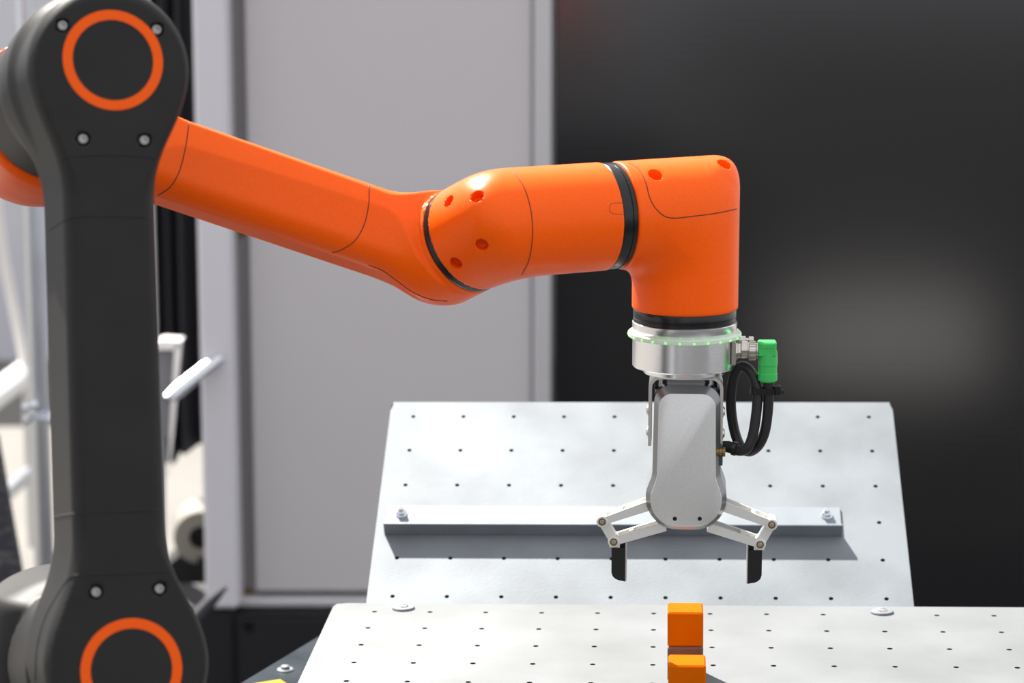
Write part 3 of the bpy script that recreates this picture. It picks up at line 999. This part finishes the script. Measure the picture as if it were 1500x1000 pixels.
def finger_link(p0, p1, w0, w1, rp, name='finger_link'):
    """I-shaped link: two side rails with pockets between, cross webs, round eye at the outer end"""
    mb = MB()
    p0 = np.array(p0); p1 = np.array(p1); d = nrm(p1 - p0); L = np.linalg.norm(p1 - p0)
    n_ = np.array([-d[1], d[0]])
    if n_[1] < 0: n_ = -n_
    def q(s, k, w):
        v = p0 + d * s + n_ * w * k
        return (v[0], v[1])
    wt = lambda s: w0 + (w1 - w0) * s / L
    rail = [q(0, -1, wt(0)), q(L, -1, wt(L)), q(L, 1, wt(L)), q(0, 1, wt(0))]
    if np.cross(np.array(rail[1]) - rail[0], np.array(rail[2]) - rail[0]) < 0: rail = rail[::-1]
    mb.prism(GC, gx, gy, gz, rail, LD1 - 0.003, LD1)
    mb.prism(GC, gx, gy, gz, rail, LD0, LD0 + 0.003)
    for (a, b, k) in ((0.0, 0.12, 0.9), (0.60, 0.68, 0.9), (0.93, 1.0, 0.9), (0.05, 0.98, -0.2)):
        if k > 0:
            w = [q(L * a, -1, wt(L * a) * 0.95), q(L * b, -1, wt(L * b) * 0.95), q(L * b, 1, wt(L * b) * 0.97), q(L * a, 1, wt(L * a) * 0.97)]
        else:
            w = [q(L * a, -1, wt(L * a) * 0.95), q(L * b, -1, wt(L * b) * 0.95), q(L * b, -1, wt(L * b) * 0.3), q(L * a, -1, wt(L * a) * 0.3)]
        if np.cross(np.array(w[1]) - w[0], np.array(w[2]) - w[0]) < 0: w = w[::-1]
        mb.prism(GC, gx, gy, gz, w, LD0 + 0.002, LD1 - 0.002)
    mb.cyl(GC + gx * p1[0] + gy * p1[1], gz, rp, LD0 - 0.0005, LD1 + 0.0005, 28, 0.0005)
    return mb.build(name, M['link'], grip, 35)


for sx in (-1, 1):
    def Q(ox, py):                                 # offset from body centre in px, row
        c = g2(cx_, py, LD1)
        return (c[0] + sx * ox * PXM * 0.992, c[1])
    pu, pl = Q(125.7, 766.2), Q(108.6, 795.4)
    rp = 8.6 * PXM
    lu = finger_link(Q(46, 738), pu, 7.6 * PXM, 5.4 * PXM, rp)
    ll = finger_link(Q(32, 772), pl, 6.6 * PXM, 5.6 * PXM, rp)
    for par, p in ((lu, pu), (ll, pl)):
        c = GC + gx * p[0] + gy * p[1] + gz * (LD1 + 0.0005)
        bs = MB().ring(c, gz, 0.0019, 0.0031, -0.001, 0.0004, 28, 0.0002).build('bushing', M['brass'], par, 30)
        MB().cyl(c, gz, 0.0019, -0.001, 0.0006, 20, 0.0003).build('pivot_pin', M['nickel'], par, 30)
    # knuckle bar between both pivots and the foot below
    kb = MB()
    P0 = np.array(pu); P1 = np.array(pl); d2_ = nrm(P1 - P0); n2_ = np.array([-d2_[1], d2_[0]])
    w = 0.0037
    poly = [tuple(P0 - n2_ * w), tuple(P1 - n2_ * w), tuple(P1 + n2_ * w), tuple(P0 + n2_ * w)]
    if np.cross(np.array(poly[1]) - poly[0], np.array(poly[2]) - poly[0]) < 0: poly = poly[::-1]
    kb.prism(GC, gx, gy, gz, poly, LD0 + 0.0032, LD1 - 0.0030)
    xa = pl[0] - sx * 7.6 * PXM * -1; xi = pl[0] - sx * 9.0 * PXM
    foot = sorted([pl[0] + sx * 6.5 * PXM, xi])
    zb2 = Q(108, 804)[1]
    kb.prism(GC, gx, gy, gz, [(foot[0], zb2), (foot[1], zb2), (foot[1], pl[1]), (foot[0], pl[1])], LD0 + 0.001, LD1 - 0.001)
    kb.build('finger_knuckle', M['link'], grip, 35)
    # rubber pad: back edge outside, slim plate inside, bottom curved on the outer side
    xo = pl[0] + sx * 3.2 * PXM; xin = pl[0] - sx * 17.2 * PXM
    ztop, zbot = Q(108, 804)[1], Q(108, 853.5)[1]
    ph = abs(xo - xin)
    prof = [(xo, ztop), (xo, zbot + 0.0075)] + [(xo - sx * ph * (1 - math.cos(t)) * 0.75, zbot + 0.0075 - 0.0068 * math.sin(t)) for t in (0.5, 0.9, 1.25, 1.5)] + [(xin, zbot), (xin, ztop)]
    if sx > 0: prof = prof[::-1]
    MB().prism(GC, gx, gy, gz, prof, LD0 - 0.001, LD1 - 0.0005).build('finger_pad', M['rubber'], grip, 30, label='black rubber finger pad')
    zt3 = Q(108, 797.5)[1]
    xs_ = sorted([xin, xin - sx * 0.0010])
    MB().prism(GC, gx, gy, gz, [(xs_[0], zbot - 0.0002), (xs_[1], zbot - 0.0002), (xs_[1], zt3), (xs_[0], zt3)], LD0, LD1 - 0.002).build('finger_plate', M['steel'], grip, 30)
    xs_ = sorted([xin + sx * 0.0002, xin + sx * 0.0036])
    MB().prism(GC, gx, gy, gz, [(xs_[0], ztop - 0.0002), (xs_[1], ztop - 0.0002), (xs_[1], zt3 + 0.0004), (xs_[0], zt3 + 0.0004)], LD0 + 0.002, LD1 - 0.004).build('clamp', M['rubber'], grip, 30)

# ------------------------------------------------------------------ plug and cable
DZC = 0.012


def CP_(px, py, dz=DZC): return GP(px, py, dz)


plug = thing('plug_connector', GP(1126, 557, DZC), 'green angled plug with nickel coupling on the side of the sensor', 'plug')
c = CP_(1070, 513)
MB().box(CP_(1074.5, 515), (gx, gz, gy), (3.3 * PXM, 0.0085, 17.5 * PXM), 0.0006).build('nut_plate', M['nickel'], plug, 30)
MB().lathe(CP_(1077, 511.5), gx, [(x_ * 1, y_) for x_, y_ in ((0.0075, 0.0), (0.0080, 0.0004), (0.0080, 0.0018), (0.0070, 0.0022), (0.0070, 0.0086), (0.0064, 0.0092), (0.0060, 0.0102))], 6).lathe(
    CP_(1077, 511.5), gx, [(0.0066, 0.004), (0.0073, 0.005), (0.0073, 0.0096), (0.006, 0.0100), (0.006, 0.0112)], 28).build('coupling', M['nickel'], plug, 30)
kn = MB(); cc = CP_(1096.5, 513)
kn.cyl(cc, gx, 0.0070, 0, 0.0060, 28, 0.0005)
for k in range(18):
    a = 2 * math.pi * k / 18
    kn.box(cc + gx * 0.003 + (gz * math.cos(a) + gy * math.sin(a)) * 0.0070, (gx, gz * math.cos(a) + gy * math.sin(a), -gz * math.sin(a) + gy * math.cos(a)), (0.0026, 0.0006, 0.0006))
kn.build('knurled_ring', M['nickel'], plug, 0)
MB().lathe(CP_(1106, 513), gx, [(0.0058, 0), (0.0062, 0.0008), (0.0062, 0.0026), (0.0056, 0.003)], 24).build('collar', M['nickel'], plug, 30)
MB().cyl(CP_(1080, 497.5, DZC - 0.006), gx, 0.0032, 0, 0.0066, 20, 0.0004).lathe(CP_(1080, 497.5, DZC - 0.006), gx, [(0.0016, 0.006), (0.0016, 0.009), (0.0030, 0.0092), (0.0030, 0.0125), (0.0024, 0.013)], 16).build('set_screw', M['nickel'], plug, 30)
gb = MB()
gb.box(CP_(1123.5, 510), (gx, gz, gy), (13.5 * PXM, 0.0072, 10.8 * PXM), 0.0012)
gb.lathe(CP_(1125, 520), -gy, [(0.0072, -0.004), (0.0076, 0.0), (0.0078, 0.0075), (0.0074, 0.0078), (0.0074, 0.014), (0.0077, 0.0145), (0.0077, 0.0200), (0.0060, 0.0215)], 28)
gb.box(CP_(1124, 507.5, DZC + 0.0072), (gx, gz, gy), (9 * PXM, 0.0005, 3.0 * PXM), 0.0003)
gb.build('plug_body', M['green'], plug, 30, label='green plastic elbow')

cab_pts = [CP_(1126, 553), CP_(1126, 575), CP_(1124.5, 605), CP_(1120, 633), CP_(1111, 652, DZC - 0.002), CP_(1098, 661, DZC - 0.008), CP_(1086, 655, DZC - 0.014),
           CP_(1077, 635, DZC - 0.018), CP_(1071.5, 605, DZC - 0.018), CP_(1071, 575, DZC - 0.016), CP_(1076, 548, DZC - 0.013), CP_(1086, 536, DZC - 0.010), CP_(1098, 542, DZC - 0.006),
           CP_(1107, 560, DZC - 0.002), CP_(1109.5, 582, DZC), CP_(1107, 612, DZC + 0.002), CP_(1102, 640, DZC + 0.004), CP_(1094, 657, DZC + 0.005), CP_(1083, 660, DZC + 0.002), CP_(1074, 656, DZC - 0.002), CP_(1064, 654, DZC - 0.004)]
cb = thing('cable', CP_(1098, 661), 'black looped cable running from the green plug to the gripper side', 'cable')
MB().tube(spline(cab_pts, 8), 7.6 * PXM, 16).build('cable_sheath', M['cable'], cb, 180)
MB().tube([CP_(1054, 653.5, DZC - 0.005), CP_(1066, 654, DZC - 0.004), CP_(1080, 657.5, DZC - 0.001)], [8.0 * PXM, 8.6 * PXM, 8.6 * PXM], 20).build('cable_boot', M['rubber'], cb, 30)
MB().tube([CP_(1074, 655.8, DZC - 0.002), CP_(1079, 657.3, DZC - 0.001)], 10.8 * PXM, 24).build('clip_ring', M['black'], cb, 30)
tie = MB()
tc_ = CP_(1117.5, 572)
ell = []
for k in range(32):
    a = 2 * math.pi * k / 32
    ell.append((math.cos(a), math.sin(a)))
vs = []; fs = []
for (rx, ry, zz) in ((18.3 * PXM, 9.0 * PXM, -0.0024), (18.3 * PXM, 9.0 * PXM, 0.0024), (16.5 * PXM, 7.8 * PXM, 0.0024), (16.5 * PXM, 7.8 * PXM, -0.0024)):
    for (a, b) in ell:
        vs.append(tc_ + gx * rx * (abs(a) ** 0.6) * (1 if a > 0 else -1) + gz * ry * (abs(b) ** 0.6) * (1 if b > 0 else -1) + gy * zz)
for j in range(4):
    for k in range(32):
        k2 = (k + 1) % 32
        fs.append((j * 32 + k, j * 32 + k2, ((j + 1) % 4) * 32 + k2, ((j + 1) % 4) * 32 + k))
tie.add(vs, fs)
tie.box(CP_(1139.5, 571.5), (nrm(gx + gy * 0.12), gz, nrm(gy - gx * 0.12)), (5.2 * PXM, 0.0036, 7.0 * PXM), 0.0006)
tie.box(CP_(1145.5, 573.5), (gx, gz, gy), (2.2 * PXM, 0.0024, 3.2 * PXM), 0.0003)
tie.build('cable_tie', M['black'], cb, 30)

# ------------------------------------------------------------------ background left of the grey wall
# aluminium pole
pa, pb = W(58, 300, 4.0), W(66, 860, 4.0)
pole = thing('aluminium_pole', (pb[0], 4.0, 0), 'round aluminium pole standing left of the robot', 'pole')
xp = pb[0]
MB().cyl((xp, 4.0, 0.012), X3[2], 0.0165, 0, 2.1, 24).build('tube', M['pole'], pole, 30)
MB().lathe((xp, 4.0, 0), X3[2], [(0.09, 0), (0.09, 0.008), (0.05, 0.014), (0.02, 0.016)], 32).build('foot', M['pole'], pole, 30)
# clear acrylic brochure pocket clipped to the pole
za, zb2 = W(60, 150, 3.93)[2], W(60, 608, 3.93)[2]
ac = thing('acrylic_pocket', W(60, 608, 3.93), 'clear acrylic sheet clipped in front of the aluminium pole', 'acrylic sheet')
xa_, xb_ = W(-60, 500, 3.93)[0], W(78, 500, 3.93)[0]
xc_ = W(48, 500, 3.93)[0]
MB().box(((xc_ + xb_) / 2, 3.93, (za + zb2) / 2), X3, ((xb_ - xc_) / 2, 0.002, (za - zb2) / 2), 0.0006).build('sheet', M['acrylic'], ac, 30)
MB().box(((xc_ + xb_) / 2, 3.915, zb2 + 0.004), X3, ((xb_ - xc_) / 2, 0.016, 0.004), 0.0008).build('bottom_ledge', M['acrylic'], ac, 30)
for px, py in ((38, 597), (40, 615), (51, 594)):
    p = W(px, py, 3.91)
    MB().lathe(p, (0, -1, 0), [(0.006, -0.012), (0.007, 0), (0.005, 0.004), (0.002, 0.006)], 16).build('clip', M['chrome'], ac, 30)

# dark patterned board leaning at the far left
p0, p1, p2, p3 = W(-60, 600, 3.7), W(-5, 640, 3.7), W(42, 905, 3.7), W(-60, 905, 3.7)
p2 = p1 + (p2 - p1) * (p1[2] / (p1[2] - p2[2])); p3 = np.array([p0[0] + 0.02, p2[1], p2[2]])
bd = MB()
zz = [p0, p1, p2, p3]
bd.add([tuple(q) for q in zz] + [(q[0], q[1] + 0.02, q[2]) for q in zz], [(0, 1, 2, 3), (7, 6, 5, 4), (0, 1, 5, 4), (1, 2, 6, 5), (2, 3, 7, 6), (3, 0, 4, 7)])
lb = p2[2]
bd.build('display_board', M['bag'], None, 0, label='dark patterned board leaning at the left edge', cat='board')

# railing far left, bright floor beyond
scr = thing('railing', (-1.15, 5.6, -0.03), 'white and grey railing beyond the aluminium pole', 'railing')
r0, r1, r2 = W(-90, 640, 5.2), W(-20, 588, 5.5), W(44, 540, 5.9)
q0, q1, q2 = W(-90, 800, 5.2), W(10, 722, 5.6), W(44, 692, 5.9)
MB().tube([r0, r1, r2], 0.03, 10).build('rail', M['white'], scr, 30)
MB().tube([q0, q1, q2], 0.018, 10).build('rail', M['pole'], scr, 30)
MB().tube([r1 + (r1 - r0) * 0.9 + np.array([0, 0, 0.02]), W(6, 380, 5.6), W(-22, 170, 5.5)], 0.012, 8).build('brace', M['white'], scr, 30)
for q in (r0, r2):
    MB().tube([(q[0], q[1], -0.03), (q[0], q[1], q[2])], 0.02, 12).build('post', M['pole'], scr, 30)

# black drape in hanging folds behind the link
xd0, xd1 = W(225, 300, 4.75)[0], W(300, 300, 4.75)[0]
dv = []; df = []
nx, nz = 40, 14
for j in range(nz):
    for i in range(nx):
        s = i / (nx - 1)
        zlow = W(225 + 75 * s, 684 - 40 * s, 4.75)[2]
        t = j / (nz - 1)
        z = 1.9 + (zlow - 1.9) * t
        y = 4.75 + 0.025 * math.sin(s * 17 + 0.9 * t) + 0.012 * math.sin(s * 31 - 2 * t)
        dv.append((xd0 + (xd1 - xd0) * s + 0.01 * t * math.sin(9 * s), y, z))
for j in range(nz - 1):
    for i in range(nx - 1):
        a = j * nx + i
        df.append((a, a + 1, a + nx + 1, a + nx))
no = len(dv)
dv += [(p[0], p[1] + 0.012, p[2]) for p in dv]
df += [tuple(no + k for k in q[::-1]) for q in df]
for i in range(nx - 1):
    df += [(i, i + 1, no + i + 1, no + i), ((nz - 1) * nx + i, (nz - 1) * nx + i + 1, no + (nz - 1) * nx + i + 1, no + (nz - 1) * nx + i)]
for j in range(nz - 1):
    df += [(j * nx, (j + 1) * nx, no + (j + 1) * nx, no + j * nx), (j * nx + nx - 1, (j + 1) * nx + nx - 1, no + (j + 1) * nx + nx - 1, no + j * nx + nx - 1)]
MB().add(dv, df).build('black_drape', M['drape'], None, 60, label='black hanging drape between the robot and the white upright', cat='drape')

# white framed box and chrome tube handle
def quadbox(pts, Y, th):
    q = [W(x, y, Y) for x, y in pts]
    return [tuple(p) for p in q] + [(p[0], p[1] + th, p[2]) for p in q], [(0, 1, 2, 3), (7, 6, 5, 4), (0, 1, 5, 4), (1, 2, 6, 5), (2, 3, 7, 6), (3, 0, 4, 7)]


bx = thing('white_stand', W(250, 650, 4.4) * np.array([1, 1, 0]), 'white framed stand with a grey face behind the robot link', 'stand')
MB().add(*quadbox([(205, 512), (236, 498), (265, 500), (258, 512)], 4.36, 0.05)).build('top', M['white'], bx, 0)
MB().add(*quadbox([(256, 506), (265, 500), (252, 640), (245, 700)], 4.36, 0.02)).build('edge', M['white'], bx, 0)
MB().add(*quadbox([(205, 516), (256, 512), (247, 640), (205, 640)], 4.38, 0.02)).build('face', M['greyface'], bx, 0)
MB().add(*quadbox([(206, 640), (238, 640), (238, 1120), (206, 1120)], 4.38, 0.04)).build('leg', M['greyface'], bx, 0)
MB().tube([W(244, 586, 4.05), W(262, 570, 4.08), W(300, 540, 4.12), W(322, 524, 4.14)], [0.010, 0.0115, 0.0115, 0.008], 16).build(
    'tube_handle', M['chrome'], None, 60, label='slanting chrome tube handle in front of the white upright', cat='handle')

# paper roll and black bag under the drape
rc = W(292, 768, 4.6)
rl = thing('paper_roll', rc - np.array([0, 0, 0.06]), 'cream paper roll lying behind the white upright', 'paper roll')
MB().lathe(rc, nrm((0.15, -1, 0.0)), [(0.022, -0.02), (0.022, 0.10), (0.048, 0.10), (0.050, 0.098), (0.050, 0.0), (0.02, 0.0)], 40, closed=True).build('roll', M['paper'], rl, 30)
MB().lathe(rc, nrm((0.15, -1, 0.0)), [(0.022, -0.1), (0.020, 0.095)], 24).build('core', M['black'], rl, 30)
bgp = [W(236, 834, 4.5), W(262, 814, 4.5), W(330, 818, 4.5), W(330, 960, 4.5) * np.array([1, 1, 0]), W(236, 960, 4.5) * np.array([1, 1, 0])]
vs = [tuple(p) for p in bgp] + [(p[0], p[1] + 0.12, p[2]) for p in bgp]
MB().add(vs, [(4, 3, 2, 1, 0), (5, 6, 7, 8, 9)] + [(i, (i + 1) % 5, 5 + (i + 1) % 5, 5 + i) for i in range(5)]).build(
    'black_case', M['rubber'], None, 0, label='black case below the paper roll behind the robot', cat='case')
MB().tube([(W(150, 1000, 3.45)[0], 3.45, 0.002), W(215, 975, 3.55), W(280, 912, 3.6), W(305, 885, 3.62), W(331, 860, 3.64)], [0.012, 0.012, 0.011, 0.010, 0.003], 14).build(
    'black_stick', M['drape'], None, 60, label='short black stick tip pointing up beside the lower link', cat='stick')

# unseen trolley and white carton, added so the dark wall mirrors a glow
tr = thing('added_trolley', (0.97, 1.86, 0), 'unseen black trolley added to carry the reflection carton', 'trolley')
MB().box((0.97, 1.86, 0.235), X3, (0.30, 0.20, 0.035), 0.004).build('deck', M['blackbase'], tr, 30)
for sx in (-1, 1):
    for sy in (-1, 1):
        MB().box((0.97 + sx * 0.26, 1.86 + sy * 0.16, 0.10), X3, (0.015, 0.015, 0.10), 0.002).build('leg', M['blackbase'], tr, 30)
ct = thing('added_reflection_carton', (0.97, 1.86, 0.27), 'unseen white carton added as a bright reflection for the dark wall', 'carton')
MB().box((0.97, 1.86, 0.37), X3, (0.26, 0.14, 0.0998), 0.003).build('box', M['white'], ct, 30)
MB().box((0.97, 1.86, 0.4702), X3, (0.262, 0.02, 0.0006)).build('tape', M['paper'], ct, 0)

for o in bpy.data.objects:
    if '_w' in o: del o['_w']
